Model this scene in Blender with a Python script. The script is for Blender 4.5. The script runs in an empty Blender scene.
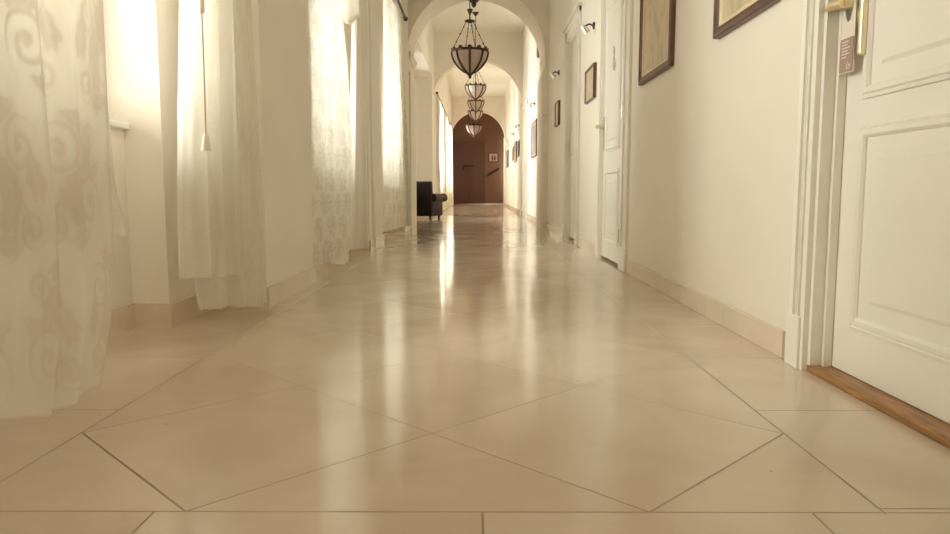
import bpy, bmesh, math, random
import numpy as np
from mathutils import Vector, Matrix
random.seed(7)
PI = math.pi
K = 0.56                      # every length below is in units of the camera height (0.56 m)
SC = bpy.context.scene
COL = SC.collection

# ------------------------------------------------------------------ materials
def srgb(r, g, b):
    f = lambda c: c / 12.92 if c <= 0.04045 else ((c + 0.055) / 1.055) ** 2.4
    return (f(r / 255), f(g / 255), f(b / 255), 1)

def nt(name):
    m = bpy.data.materials.new(name)
    m.use_nodes = True
    n = m.node_tree
    n.nodes.clear()
    return m, n

def mat(name, col, rough=0.6, metal=0.0, var=0.05, scale=6.0, bump=0.0, bscale=60.0, spec=0.5, stretch=None):
    m, n = nt(name)
    N, L = n.nodes, n.links
    out = N.new('ShaderNodeOutputMaterial')
    p = N.new('ShaderNodeBsdfPrincipled')
    L.new(p.outputs[0], out.inputs[0])
    p.inputs['Roughness'].default_value = rough
    p.inputs['Metallic'].default_value = metal
    p.inputs['Specular IOR Level'].default_value = spec
    tc = N.new('ShaderNodeTexCoord')
    src = tc.outputs['Object']
    if stretch:
        mp = N.new('ShaderNodeMapping')
        mp.inputs['Scale'].default_value = stretch
        L.new(src, mp.inputs[0])
        src = mp.outputs[0]
    no = N.new('ShaderNodeTexNoise')
    no.inputs['Scale'].default_value = scale
    no.inputs['Detail'].default_value = 4
    L.new(src, no.inputs['Vector'])
    r = N.new('ShaderNodeValToRGB')
    c = col[:3]
    r.color_ramp.elements[0].position = 0.3
    r.color_ramp.elements[1].position = 0.7
    r.color_ramp.elements[0].color = (*[max(0, x * (1 - var)) for x in c], 1)
    r.color_ramp.elements[1].color = (*[min(1, x * (1 + var)) for x in c], 1)
    L.new(no.outputs['Fac'], r.inputs[0])
    L.new(r.outputs[0], p.inputs['Base Color'])
    if bump:
        nb = N.new('ShaderNodeTexNoise')
        nb.inputs['Scale'].default_value = bscale
        L.new(src, nb.inputs['Vector'])
        b = N.new('ShaderNodeBump')
        b.inputs['Strength'].default_value = bump
        b.inputs['Distance'].default_value = 0.002
        L.new(nb.outputs['Fac'], b.inputs['Height'])
        L.new(b.outputs[0], p.inputs['Normal'])
    return m

WALLC = (0.85, 0.795, 0.715, 1)
M = {}
M['wall'] = mat('cream_plaster', WALLC, 0.75, var=0.02, scale=2, bump=0.05)
M['ceil'] = mat('ceiling_paint', (0.85, 0.82, 0.75, 1), 0.8, var=0.02)
M['trim'] = mat('white_gloss_paint', (0.88, 0.86, 0.815, 1), 0.35, var=0.02, scale=3)
M['base'] = mat('baseboard_marble', (0.72, 0.62, 0.50, 1), 0.22, var=0.07, scale=4)
M['oak'] = mat('oak_threshold', (0.36, 0.19, 0.07, 1), 0.4, var=0.35, scale=9, stretch=(12, 1, 12))
M['brass'] = mat('brass', (0.90, 0.79, 0.55, 1), 0.42, metal=1.0, var=0.05)
M['chrome'] = mat('satin_chrome', (0.75, 0.70, 0.60, 1), 0.25, metal=1.0, var=0.03)
M['bronze'] = mat('dark_bronze', (0.065, 0.034, 0.020, 1), 0.45, metal=0.3, var=0.2, scale=40)
M['frame'] = mat('dark_mahogany', (0.13, 0.065, 0.05, 1), 0.35, var=0.3, scale=10)
M['gilt'] = mat('gilt_fillet', (0.74, 0.60, 0.42, 1), 0.4, var=0.1, scale=30)
M['leather'] = mat('dark_leather', (0.012, 0.007, 0.006, 1), 0.6, var=0.2, scale=30, bump=0.2, spec=0.2)
M['leather2'] = mat('brown_leather', (0.030, 0.013, 0.010, 1), 0.5, var=0.2, scale=30, bump=0.2, spec=0.25)
M['darkwood'] = mat('dark_wood', (0.04, 0.018, 0.010, 1), 0.4, var=0.2)
M['brownshade'] = mat('brown_shaded_wall', (0.27, 0.165, 0.115, 1), 0.7, var=0.04)  # gloom of the vestibule put into the wall colour
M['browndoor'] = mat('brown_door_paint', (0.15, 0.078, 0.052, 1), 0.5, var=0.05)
M['blackm'] = mat('black_metal', (0.02, 0.012, 0.010, 1), 0.4, var=0.1)
M['mauve'] = mat('mauve_card', (0.40, 0.275, 0.245, 1), 0.5, var=0.04)
M['card'] = mat('white_card', (0.82, 0.76, 0.66, 1), 0.5, var=0.02)
M['plastic'] = mat('ivory_plastic', (0.80, 0.72, 0.58, 1), 0.4, var=0.02)
M['emblem'] = mat('grey_emblem', (0.55, 0.49, 0.40, 1), 0.5, var=0.08, scale=30)
M['cord'] = mat('linen_cord', (0.55, 0.45, 0.33, 1), 0.8, var=0.1, scale=60)
M['ext'] = mat('outer_render', (0.5, 0.45, 0.38, 1), 0.9, var=0.05)

def art_material(name, c0, c1, c2, scale):
    m, n = nt(name)
    N, L = n.nodes, n.links
    out = N.new('ShaderNodeOutputMaterial'); p = N.new('ShaderNodeBsdfPrincipled')
    L.new(p.outputs[0], out.inputs[0]); p.inputs['Roughness'].default_value = 0.35
    tc = N.new('ShaderNodeTexCoord')
    no = N.new('ShaderNodeTexNoise'); no.inputs['Scale'].default_value = scale
    no.inputs['Detail'].default_value = 6; no.inputs['Distortion'].default_value = 1.2
    L.new(tc.outputs['Object'], no.inputs['Vector'])
    r = N.new('ShaderNodeValToRGB')
    r.color_ramp.elements[0].position = 0.38; r.color_ramp.elements[0].color = c0
    r.color_ramp.elements[1].position = 0.62; r.color_ramp.elements[1].color = c2
    e = r.color_ramp.elements.new(0.47); e.color = c1
    L.new(no.outputs['Fac'], r.inputs[0]); L.new(r.outputs[0], p.inputs['Base Color'])
    return m
M['art'] = art_material('faded_print', (0.50, 0.40, 0.27, 1), (0.60, 0.49, 0.33, 1), (0.66, 0.55, 0.38, 1), 5)
M['artdark'] = art_material('dark_print', (0.10, 0.06, 0.04, 1), (0.26, 0.17, 0.11, 1), (0.42, 0.31, 0.20, 1), 7)
M['artpale'] = art_material('pale_print', (0.60, 0.46, 0.36, 1), (0.70, 0.56, 0.44, 1), (0.75, 0.62, 0.50, 1), 9)

def glass_mat():
    m, n = nt('window_glass')
    N, L = n.nodes, n.links
    out = N.new('ShaderNodeOutputMaterial'); mx = N.new('ShaderNodeMixShader')
    t = N.new('ShaderNodeBsdfTransparent'); g = N.new('ShaderNodeBsdfGlossy')
    g.inputs['Roughness'].default_value = 0.03
    f = N.new('ShaderNodeFresnel'); f.inputs[0].default_value = 1.45
    t.inputs[0].default_value = (0.97, 0.97, 0.94, 1)
    L.new(f.outputs[0], mx.inputs[0]); L.new(t.outputs[0], mx.inputs[1]); L.new(g.outputs[0], mx.inputs[2])
    L.new(mx.outputs[0], out.inputs[0])
    return m
M['glass'] = glass_mat()

def frosted_mat():
    m, n = nt('frosted_lantern_glass')
    N, L = n.nodes, n.links
    out = N.new('ShaderNodeOutputMaterial')
    d = N.new('ShaderNodeBsdfDiffuse'); t = N.new('ShaderNodeBsdfTranslucent'); g = N.new('ShaderNodeBsdfGlossy')
    no = N.new('ShaderNodeTexNoise'); no.inputs['Scale'].default_value = 14
    tc = N.new('ShaderNodeTexCoord'); L.new(tc.outputs['Object'], no.inputs['Vector'])
    r = N.new('ShaderNodeValToRGB')
    r.color_ramp.elements[0].color = (0.68, 0.56, 0.47, 1); r.color_ramp.elements[1].color = (0.80, 0.69, 0.60, 1)
    L.new(no.outputs['Fac'], r.inputs[0])
    for b in (d, t): L.new(r.outputs[0], b.inputs[0])
    g.inputs['Roughness'].default_value = 0.2
    a = N.new('ShaderNodeMixShader'); a.inputs[0].default_value = 0.55
    L.new(d.outputs[0], a.inputs[1]); L.new(t.outputs[0], a.inputs[2])
    tr = N.new('ShaderNodeBsdfTransparent')
    b = N.new('ShaderNodeMixShader'); b.inputs[0].default_value = 0.82
    L.new(tr.outputs[0], b.inputs[1]); L.new(a.outputs[0], b.inputs[2])
    c = N.new('ShaderNodeMixShader'); c.inputs[0].default_value = 0.06
    L.new(b.outputs[0], c.inputs[1]); L.new(g.outputs[0], c.inputs[2])
    L.new(c.outputs[0], out.inputs[0])
    return m
M['frost'] = frosted_mat()

def cloth_mat(name, a0, a1, col0, col1, transl=0.5):
    """sheer weave: the woven 'lace' figure is denser than its net ground"""
    m, n = nt(name)
    N, L = n.nodes, n.links
    out = N.new('ShaderNodeOutputMaterial')
    at = N.new('ShaderNodeAttribute'); at.attribute_name = 'lace'
    cr = N.new('ShaderNodeMix'); cr.data_type = 'RGBA'
    cr.inputs[6].default_value = col0; cr.inputs[7].default_value = col1
    L.new(at.outputs['Fac'], cr.inputs[0])
    d = N.new('ShaderNodeBsdfDiffuse'); t = N.new('ShaderNodeBsdfTranslucent')
    L.new(cr.outputs[2], d.inputs[0]); L.new(cr.outputs[2], t.inputs[0])
    a = N.new('ShaderNodeMixShader'); a.inputs[0].default_value = transl
    L.new(d.outputs[0], a.inputs[1]); L.new(t.outputs[0], a.inputs[2])
    tr = N.new('ShaderNodeBsdfTransparent')
    mr = N.new('ShaderNodeMapRange')
    mr.inputs['To Min'].default_value = a0; mr.inputs['To Max'].default_value = a1
    L.new(at.outputs['Fac'], mr.inputs['Value'])
    b = N.new('ShaderNodeMixShader')
    L.new(mr.outputs[0], b.inputs[0]); L.new(tr.outputs[0], b.inputs[1]); L.new(a.outputs[0], b.inputs[2])
    L.new(b.outputs[0], out.inputs[0])
    return m
CL0, CL1 = (0.86, 0.83, 0.76, 1), (0.70, 0.62, 0.54, 1)
M['lace'] = cloth_mat('sheer_lace', 0.82, 0.97, CL0, CL1, 0.28)
M['lace_far'] = cloth_mat('far_lace', 0.90, 0.97, (0.90, 0.88, 0.83, 1), (0.70, 0.66, 0.58, 1), 0.32)
M['lace_dense'] = cloth_mat('close_lace', 0.88, 0.97, (0.90, 0.88, 0.83, 1), (0.80, 0.76, 0.69, 1), 0.58)

def floor_mat():
    m, n = nt('polished_marble_tiles')
    N, L = n.nodes, n.links
    def val(x):
        if hasattr(x, 'is_output'): return x
        v = N.new('ShaderNodeValue'); v.outputs[0].default_value = x; return v.outputs[0]
    def op(o, a, b=None, c=None):
        k = N.new('ShaderNodeMath'); k.operation = o
        for i, x in enumerate((a, b, c)):
            if x is None: continue
            if hasattr(x, 'is_output'): L.new(x, k.inputs[i])
            else: k.inputs[i].default_value = x
        return k.outputs[0]
    out = N.new('ShaderNodeOutputMaterial'); p = N.new('ShaderNodeBsdfPrincipled')
    L.new(p.outputs[0], out.inputs[0])
    tc = N.new('ShaderNodeTexCoord')
    sp = N.new('ShaderNodeSeparateXYZ'); L.new(tc.outputs['Object'], sp.inputs[0])
    X = op('DIVIDE', sp.outputs[0], K); Y = op('DIVIDE', sp.outputs[1], K)
    x = op('ADD', X, 0.19); y = op('SUBTRACT', Y, 2.137)
    P = 1.455
    def cell(s, per):                       # -> distance to the nearest joint, index of the cell
        q = op('DIVIDE', s, per); fl = op('FLOOR', q); fr = op('SUBTRACT', q, fl)
        d = op('MULTIPLY', op('MINIMUM', fr, op('SUBTRACT', 1.0, fr)), per)
        return d, fl
    a = op('ADD', op('ADD', x, y), P / 2); b = op('ADD', op('SUBTRACT', x, y), P / 2)
    da, ia = cell(a, P); db, ib = cell(b, P)
    dd = op('MULTIPLY', op('MINIMUM', da, db), 0.7071)
    ax = op('ABSOLUTE', x)
    inside = op('MULTIPLY', op('LESS_THAN', ax, 1.46), op('GREATER_THAN', y, 0.0))
    border = op('MULTIPLY', op('GREATER_THAN', ax, 1.46), op('GREATER_THAN', y, 0.0))
    band = op('LESS_THAN', y, 0.0)
    dc, ic = cell(op('SUBTRACT', Y, 3.18), 1.015)
    de, ie = cell(op('SUBTRACT', X, 0.015), 1.03)
    BIG = 9.0
    def sel(mask, d): return op('ADD', d, op('MULTIPLY', op('SUBTRACT', 1.0, mask), BIG))
    dist = op('MINIMUM', op('MINIMUM', sel(inside, dd), sel(border, dc)), sel(band, de))
    dist = op('MINIMUM', dist, sel(op('GREATER_THAN', y, -0.01), op('ABSOLUTE', op('SUBTRACT', ax, 1.46))))
    dist = op('MINIMUM', dist, op('ABSOLUTE', y))
    idx = op('ADD', op('MULTIPLY', inside, op('ADD', op('MULTIPLY', ia, 7.3), op('MULTIPLY', ib, 3.1))),
             op('ADD', op('MULTIPLY', border, op('ADD', ic, op('MULTIPLY', op('SIGN', x), 31.7))), op('MULTIPLY', band, op('ADD', ie, 77.1))))
    wn = N.new('ShaderNodeTexWhiteNoise'); wn.noise_dimensions = '1D'; L.new(idx, wn.inputs['W'])
    no = N.new('ShaderNodeTexNoise'); no.inputs['Scale'].default_value = 2.6; no.inputs['Detail'].default_value = 7
    no.inputs['Distortion'].default_value = 0.8; L.new(tc.outputs['Object'], no.inputs['Vector'])
    f = op('ADD', op('MULTIPLY', no.outputs['Fac'], 0.9), op('MULTIPLY', op('SUBTRACT', wn.outputs['Value'], 0.5), 0.22))
    r = N.new('ShaderNodeValToRGB')
    r.color_ramp.elements[0].position = 0.2; r.color_ramp.elements[0].color = (0.60, 0.49, 0.38, 1)
    r.color_ramp.elements[1].position = 0.75; r.color_ramp.elements[1].color = (0.74, 0.64, 0.52, 1)
    L.new(f, r.inputs[0])
    # small dark chips in the stone
    vo = N.new('ShaderNodeTexVoronoi'); vo.inputs['Scale'].default_value = 4.5; L.new(tc.outputs['Object'], vo.inputs['Vector'])
    chip = op('LESS_THAN', vo.outputs['Distance'], 0.025)
    cm = N.new('ShaderNodeMix'); cm.data_type = 'RGBA'; cm.inputs[7].default_value = (0.36, 0.25, 0.17, 1)
    L.new(op('MULTIPLY', chip, 0.5), cm.inputs[0]); L.new(r.outputs[0], cm.inputs[6])
    n2 = N.new('ShaderNodeTexNoise'); n2.inputs['Scale'].default_value = 1.7; L.new(tc.outputs['Object'], n2.inputs['Vector'])
    line = op('MULTIPLY', op('LESS_THAN', dist, 0.0042), op('ADD', op('MULTIPLY', n2.outputs['Fac'], 0.9), 0.25))
    g = N.new('ShaderNodeMix'); g.data_type = 'RGBA'; g.inputs[7].default_value = (0.17, 0.10, 0.06, 1)
    L.new(line, g.inputs[0]); L.new(cm.outputs[2], g.inputs[6])
    L.new(g.outputs[2], p.inputs['Base Color'])
    rg = op('ADD', op('MULTIPLY', no.outputs['Fac'], 0.06), op('ADD', 0.07, op('MULTIPLY', wn.outputs['Value'], 0.03)))
    L.new(op('ADD', rg, op('MULTIPLY', line, 0.4)), p.inputs['Roughness'])
    p.inputs['Specular IOR Level'].default_value = 0.5
    return m
M['floor'] = floor_mat()

# ------------------------------------------------------------------ mesh helpers (coordinates in camera heights)
class MB:
    def __init__(s): s.bm = bmesh.new()
    def box(s, x0, x1, y0, y1, z0, z1, bevel=0.0):
        x0, x1 = sorted((x0, x1)); y0, y1 = sorted((y0, y1)); z0, z1 = sorted((z0, z1))
        b = bmesh.new() if bevel else s.bm
        v = [b.verts.new(p) for p in ((x0,y0,z0),(x1,y0,z0),(x1,y1,z0),(x0,y1,z0),(x0,y0,z1),(x1,y0,z1),(x1,y1,z1),(x0,y1,z1))]
        for f in ((3,2,1,0),(4,5,6,7),(0,1,5,4),(1,2,6,5),(2,3,7,6),(3,0,4,7)): b.faces.new([v[i] for i in f])
        if bevel:
            bmesh.ops.bevel(b, geom=list(b.edges), offset=bevel, segments=2, affect='EDGES', profile=0.5)
            s.merge(b)
        return s
    def merge(s, b, mtx=None):
        if mtx is not None: b.transform(mtx)
        me = bpy.data.meshes.new('tmp'); b.to_mesh(me); b.free(); s.bm.from_mesh(me); bpy.data.meshes.remove(me)
    def rings(s, rings, cap=True, closed=False):
        vs = [[s.bm.verts.new(p) for p in r] for r in rings]
        n = len(vs[0]); m = len(vs)
        for i in range(m if closed else m - 1):
            A, B = vs[i], vs[(i + 1) % m]
            for j in range(n):
                try: s.bm.faces.new((A[j], A[(j+1) % n], B[(j+1) % n], B[j]))
                except ValueError: pass
        if cap and not closed:
            s.bm.faces.new(vs[0][::-1]); s.bm.faces.new(vs[-1])
        return s
    def tube(s, pts, r, n=10, closed=False):
        pts = [Vector(p) for p in pts]; m = len(pts)
        rs = r if isinstance(r, (list, tuple)) else [r] * m
        ref = None; R = []
        for i, p in enumerate(pts):
            if closed: t = pts[(i+1) % m] - pts[i-1]
            else: t = pts[min(i+1, m-1)] - pts[max(i-1, 0)]
            t.normalize()
            if ref is None: ref = Vector((0,0,1)) if abs(t.z) < 0.9 else Vector((1,0,0))
            u = (ref - t * ref.dot(t)).normalized(); ref = u; w = t.cross(u)
            R.append([p + (u * math.cos(2*PI*k/n) + w * math.sin(2*PI*k/n)) * rs[i] for k in range(n)])
        return s.rings(R, closed=closed)
    def lathe(s, prof, c=(0,0,0), n=28, axis='Z'):
        """prof: list of (radius, height)"""
        R = []
        for r, h in prof:
            r = max(r, 1e-4); ring = []
            for k in range(n):
                a = 2*PI*k/n
                q = (r*math.cos(a), r*math.sin(a), h)
                if axis == 'X': q = (h, r*math.cos(a), r*math.sin(a))
                if axis == 'Y': q = (r*math.sin(a), h, r*math.cos(a))
                ring.append((q[0]+c[0], q[1]+c[1], q[2]+c[2]))
            R.append(ring)
        return s.rings(R)
    def prism(s, poly, plane, d0, d1):
        """poly 2D outline extruded: plane 'xz' along y, 'yz' along x, 'xy' along z"""
        def P(a, b, d): return {'xz': (a, d, b), 'yz': (d, a, b), 'xy': (a, b, d)}[plane]
        A = [s.bm.verts.new(P(a, b, d0)) for a, b in poly]; B = [s.bm.verts.new(P(a, b, d1)) for a, b in poly]
        n = len(poly); fs = [s.bm.faces.new(A), s.bm.faces.new(B[::-1])]
        for i in range(n): s.bm.faces.new((A[i], B[i], B[(i+1) % n], A[(i+1) % n]))
        bmesh.ops.triangulate(s.bm, faces=fs)
        return s
    def frame(s, y0, y1, z0, z1, prof, x):
        """mitred frame in the yz plane; prof: closed list of (inset, x offset)"""
        R = []
        for cy_, cz_, sy, sz in ((y0, z0, 1, 1), (y1, z0, -1, 1), (y1, z1, -1, -1), (y0, z1, 1, -1)):
            R.append([(x + d, cy_ + sy * t, cz_ + sz * t) for t, d in prof])
        return s.rings(R, closed=True)
    def build(s, name, m, parent=None, smooth=False, origin=(0,0,0)):
        b = s.bm
        bmesh.ops.recalc_face_normals(b, faces=b.faces)
        o3 = Vector(origin)
        for v in b.verts: v.co = (v.co - o3) * K
        me = bpy.data.meshes.new(name); b.to_mesh(me); b.free()
        me.materials.append(m)
        if smooth:
            me.polygons.foreach_set('use_smooth', [True] * len(me.polygons))
            if hasattr(me, 'set_sharp_from_angle'): me.set_sharp_from_angle(angle=math.radians(40))
        o = bpy.data.objects.new(name, me); COL.objects.link(o)
        if parent: o.parent = parent
        else: o.location = o3 * K
        return o

def tag(o, label=None, cat=None, group=None, kind=None):
    if label: o['label'] = label
    if cat: o['category'] = cat
    if group: o['group'] = group
    if kind: o['kind'] = kind
    return o
def empty(name, loc, rz=0.0):
    o = bpy.data.objects.new(name, None); COL.objects.link(o)
    o.empty_display_size = 0.1
    o.location = Vector(loc) * K; o.rotation_euler = (0, 0, rz)
    return o
def struct(name, mb, m, parent=None, label=None, smooth=False):
    o = mb.build(name, m, parent, smooth)
    if parent is None: tag(o, label, None, None, 'structure')
    return o
def copy_tree(o, parent=None):
    c = o.copy(); COL.objects.link(c)
    if parent: c.parent = parent
    for ch in list(o.children): copy_tree(ch, c)
    return c

# ------------------------------------------------------------------ measures
WR, WL = 1.84, -1.81          # faces of the two long walls
NB, NW = -2.27, -2.54         # niche back, parapet face under the windows
TOP = 7.45
YA, YB, YC, YE = 19.0, 30.0, 50.0, 60.0
Y0 = -9.0
SILL, HEAD, NICHE = 1.44, 4.95, 5.45
# niches: (y0, y1, window y0, window y1); the rearmost is unseen, added for fill light
NICHES = [(-8.6, -4.7, -7.8, -5.5), (-4.0, 0.25, -3.0, -0.7), (2.0, 6.05, 2.86, 5.17), (7.78, 11.85, 8.7, 11.0), (13.5, 17.5, 14.4, 16.7),
          (20.6, 28.6, 23.4, 26.8), (32.4, 36.6, 33.3, 35.7), (38.0, 42.2, 38.9, 41.3), (43.6, 47.8, 44.5, 46.9)]
def depth(n0): return (-2.98, -3.02) if n0 == 20.6 else (NB, NW)      # the second bay has a deep alcove

# ------------------------------------------------------------------ shell
floor = MB(); floor.box(-3.3, 3.3, Y0, YE + 0.3, -0.2, 0)
struct('floor', floor, M['floor'])
c = MB(); c.box(-3.3, 2.3, Y0, YE + 0.3, TOP, TOP + 0.3)
struct('ceiling', c, M['ceil'])

w = MB()
OUT = -3.35
edges = [Y0]
for n0, n1, a, b in NICHES: edges += [n0, n1]
edges += [YC]
for i in range(0, len(edges), 2): w.box(OUT, WL, edges[i], edges[i+1], 0, TOP)          # piers, full height
for n0, n1, a, b in NICHES:
    w.box(OUT, WL, n0, n1, NICHE, TOP)                                                 # above the niche
    nb, nw = depth(n0)
    w.box(OUT, nb, n0, a, 0, NICHE); w.box(OUT, nb, b, n1, 0, NICHE)                   # niche back on both sides of the window
    w.box(OUT, nb, a, b, HEAD, NICHE); w.box(OUT, nw, a, b, 0, SILL)                   # lintel, parapet
struct('wall_left', w, M['wall'])

# doors in the right wall: (y near, y far of the opening, recess)
DOORS = [(2.30, 3.91, 0.10), (9.14, 10.66, 0.0), (13.35, 14.95, 0.07), (26.9, 28.5, 0.07)]
DH = 4.0
w = MB(); y = Y0
for a, b, r in DOORS:
    w.box(WR, WR + 0.35, y, a, 0, TOP); w.box(WR, WR + 0.35, a, b, DH, TOP); w.box(WR + 0.25, WR + 0.35, a, b, 0, DH); y = b  # last box, unseen behind each leaf, added to block outside light
w.box(WR, WR + 0.35, y, YC, 0, TOP)
struct('wall_right', w, M['wall'])
w = MB(); w.box(-3.3, 2.3, Y0 - 0.3, Y0, 0, TOP); struct('wall_rear', w, M['wall'])

def arch_wall(name, y0, y1, wl, wr, r, zs, zc0, zc1):
    cx = (wr + wl) / 2; top = TOP + 0.05
    p = [(wl, 0), (wl, zc0), (cx - r, zc1), (cx - r, zs)]
    p += [(cx - r * math.cos(PI * k / 48), zs + r * math.sin(PI * k / 48)) for k in range(1, 48)]
    p += [(cx + r, zs), (cx + r, zc1), (wr, zc0), (wr, 0)]
    # matching outline: out to the side walls below the springing, up to the ceiling above it
    q = []
    for i, (x, z) in enumerate(p):
        if i < 4: q.append((-3.2, z))
        elif i >= len(p) - 4: q.append((2.25, z))
        else: q.append((-3.2 + 5.45 * (i - 3) / (len(p) - 7), top))
    m = MB(); F = {}
    for y in (y0, y1):
        for key, pts in (('p', p), ('q', q)): F[key, y] = [m.bm.verts.new((x, y, z)) for x, z in pts]
    n = len(p)
    cl = [m.bm.verts.new((-3.2, y, top)) for y in (y0, y1)]; cr = [m.bm.verts.new((2.25, y, top)) for y in (y0, y1)]
    for i in range(n - 1):
        for j, y in enumerate((y0, y1)):
            f = [F['p', y][i], F['p', y][i+1], F['q', y][i+1], F['q', y][i]]
            if i == 3: f.insert(3, cl[j])
            if i == n - 5: f.insert(3, cr[j])
            m.bm.faces.new(f)
        m.bm.faces.new((F['p', y0][i], F['p', y0][i+1], F['p', y1][i+1], F['p', y1][i]))
    return struct(name, m, M['wall'])
arch_wall('wall_arch', YA, YA + 1.6, -1.77, 1.68, 1.80, 4.48, 4.06, 4.22)
arch_wall('wall_inner_arch', YB, YB + 0.7, -1.86, 1.79, 1.88, 4.52, 4.30, 4.42)
w = arch_wall('wall_end_arch', YC, YC + 0.8, -1.86, 1.82, 1.88, 4.60, 4.50, 4.58)

# imposts where the arches spring, and the ledge that runs on along the wall
k = 1
def impost(y0, y1, x, side, z, d=0.045):
    global k
    m = MB()
    for i, (dz, e) in enumerate(((0, 0.3), (0.05, 0.65), (0.12, 1.0))):
        m.box(x - side * d * e, x + side * 0.30, y0 - d * e, y1 + d * e, z + dz, z + dz + 0.06)
    struct('trim_%d' % k, m, M['wall']); k += 1
impost(YA, YA + 1.6, -1.78, -1, 4.42); impost(YA, YA + 1.6, 1.78, 1, 4.42)
impost(YB, YB + 0.7, -1.85, -1, 4.40); impost(YB, YB + 0.7, 1.84, 1, 4.40)
impost(YC, YC + 0.8, -1.88, -1, 4.50); impost(YC, YC + 0.8, 1.84, 1, 4.50)
m = MB()
for dz, e in ((0, 0.03), (0.06, 0.06), (0.14, 0.09)): m.box(-3.1, -1.88, YB - e, YB + 0.1, 4.30 + dz, 4.30 + dz + 0.07)
struct('trim_%d' % k, m, M['trim']); k += 1

# far vestibule: brown colour carries its shade; side window opening is added
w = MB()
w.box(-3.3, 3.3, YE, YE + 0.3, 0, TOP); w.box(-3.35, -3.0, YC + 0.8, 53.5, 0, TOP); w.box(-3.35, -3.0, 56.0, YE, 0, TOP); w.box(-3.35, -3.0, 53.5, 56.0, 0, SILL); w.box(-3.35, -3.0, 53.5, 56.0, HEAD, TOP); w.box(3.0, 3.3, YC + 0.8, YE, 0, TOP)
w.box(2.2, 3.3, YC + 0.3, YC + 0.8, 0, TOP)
struct('wall_far', w, M['brownshade'])
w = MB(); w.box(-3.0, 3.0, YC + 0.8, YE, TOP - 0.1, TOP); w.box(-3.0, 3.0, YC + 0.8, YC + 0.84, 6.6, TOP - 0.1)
struct('ceiling_far', w, M['brownshade'])

# baseboards
def base_l():
    t, hgt = 0.022, 0.175
    m = MB()
    yy = [Y0]
    for n0, n1, a, b in NICHES: yy += [n0, n1]
    yy += [YC]
    for i in range(0, len(yy), 2): m.box(WL, WL + t, yy[i], yy[i+1], 0, hgt)
    for n0, n1, a, b in NICHES:
        nb, nw = depth(n0)
        m.box(nb, WL + t, n0, n0 + t, 0, hgt); m.box(nb, WL + t, n1 - t, n1, 0, hgt)
        m.box(nb, nb + t, n0, a, 0, hgt); m.box(nb, nb + t, b, n1, 0, hgt)
        m.box(nw, nb + t, a - 0.001, a + t, 0, hgt); m.box(nw, nb + t, b - t, b + 0.001, 0, hgt)
        m.box(nw, nw + t, a, b, 0, hgt)
    return m
struct('baseboard_left', base_l(), M['base'])
m = MB(); y = Y0
for a, b, r in DOORS:
    j = y
    while j < a - 0.28:                                     # marble pieces with butt joints
        e = min(j + 1.05, a - 0.28); m.box(WR - 0.022, WR, j + 0.003, e - 0.003, 0, 0.17, 0.004); j = e
    y = b + 0.28
j = y
while j < YC: 
    e = min(j + 1.05, YC); m.box(WR - 0.022, WR, j + 0.003, e - 0.003, 0, 0.17, 0.004); j = e
struct('baseboard_right', m, M['base'])

# windows
def window(n, a, b, x=-2.95):
    e = empty('window_%d' % n, (x, (a + b) / 2, SILL)); tag(e, kind='structure')
    hw, hh = (b - a) / 2, HEAD - SILL
    m = MB()
    m.box(-0.08, 0.08, -hw, -hw + 0.12, 0, hh); m.box(-0.08, 0.08, hw - 0.12, hw, 0, hh)
    m.box(-0.08, 0.08, -hw, hw, 0, 0.12); m.box(-0.08, 0.08, -hw, hw, hh - 0.12, hh)
    m.box(-0.09, 0.09, -0.09, 0.09, 0, hh); m.box(-0.09, 0.09, -hw, hw, hh * 0.68, hh * 0.68 + 0.12)
    m.build('window_frame', M['trim'], e)
    for s in (-1, 1):
        for z0, z1 in ((0.12, hh * 0.68), (hh * 0.68 + 0.12, hh - 0.12)):
            y0, y1 = sorted((s * 0.09, s * (hw - 0.12)))
            m = MB()
            m.box(-0.04, 0.05, y0, y0 + 0.09, z0, z1); m.box(-0.04, 0.05, y1 - 0.09, y1, z0, z1)
            m.box(-0.04, 0.05, y0, y1, z0, z0 + 0.09); m.box(-0.04, 0.05, y0, y1, z1 - 0.09, z1)
            sa = m.build('sash', M['trim'], e)
            m = MB(); m.box(-0.005, 0.005, y0 + 0.08, y1 - 0.08, z0 + 0.08, z1 - 0.08); m.build('pane', M['glass'], sa)
    m = MB(); m.box(0.05, 0.46 if x == -2.95 else 0.2, -hw + 0.003, hw - 0.003, -0.003, 0.045, 0.012); m.build('window_sill', M['trim'], e)
for i, (n0, n1, a, b) in enumerate(NICHES): window(i + 1, a, b, -2.95 if depth(n0)[0] == NB else -3.2)

window(len(NICHES) + 1, 53.5, 56.0, -3.2)  # unseen window added to brighten the vestibule

# ------------------------------------------------------------------ doors
def lever(parent, x, y, z, metal, long_plate=True, pad=0.02):
    """lever handle on a face at x looking towards -x; the lever points to +y"""
    h = None
    if long_plate:
        m = MB(); m.box(x - 0.02, x, y - 0.045, y + 0.045, z - 0.32, z + 0.14, 0.012)
        h = m.build('handle_plate', metal, parent)
    m = MB()
    m.lathe([(0.05, 0), (0.05, -0.02), (0.028, -0.03), (0.026, -0.09), (0.0, -0.09)], (x, y, z), 16, 'X')
    m.tube([(x - 0.09, y - 0.015, z), (x - 0.095, y + 0.03, z + 0.004), (x - 0.095, y + 0.10, z + 0.012), (x - 0.088, y + 0.17, z - 0.002)],
           [0.030, 0.030, 0.026, 0.018], 12)
    return m.build('door_handle', metal, parent, True)

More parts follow.
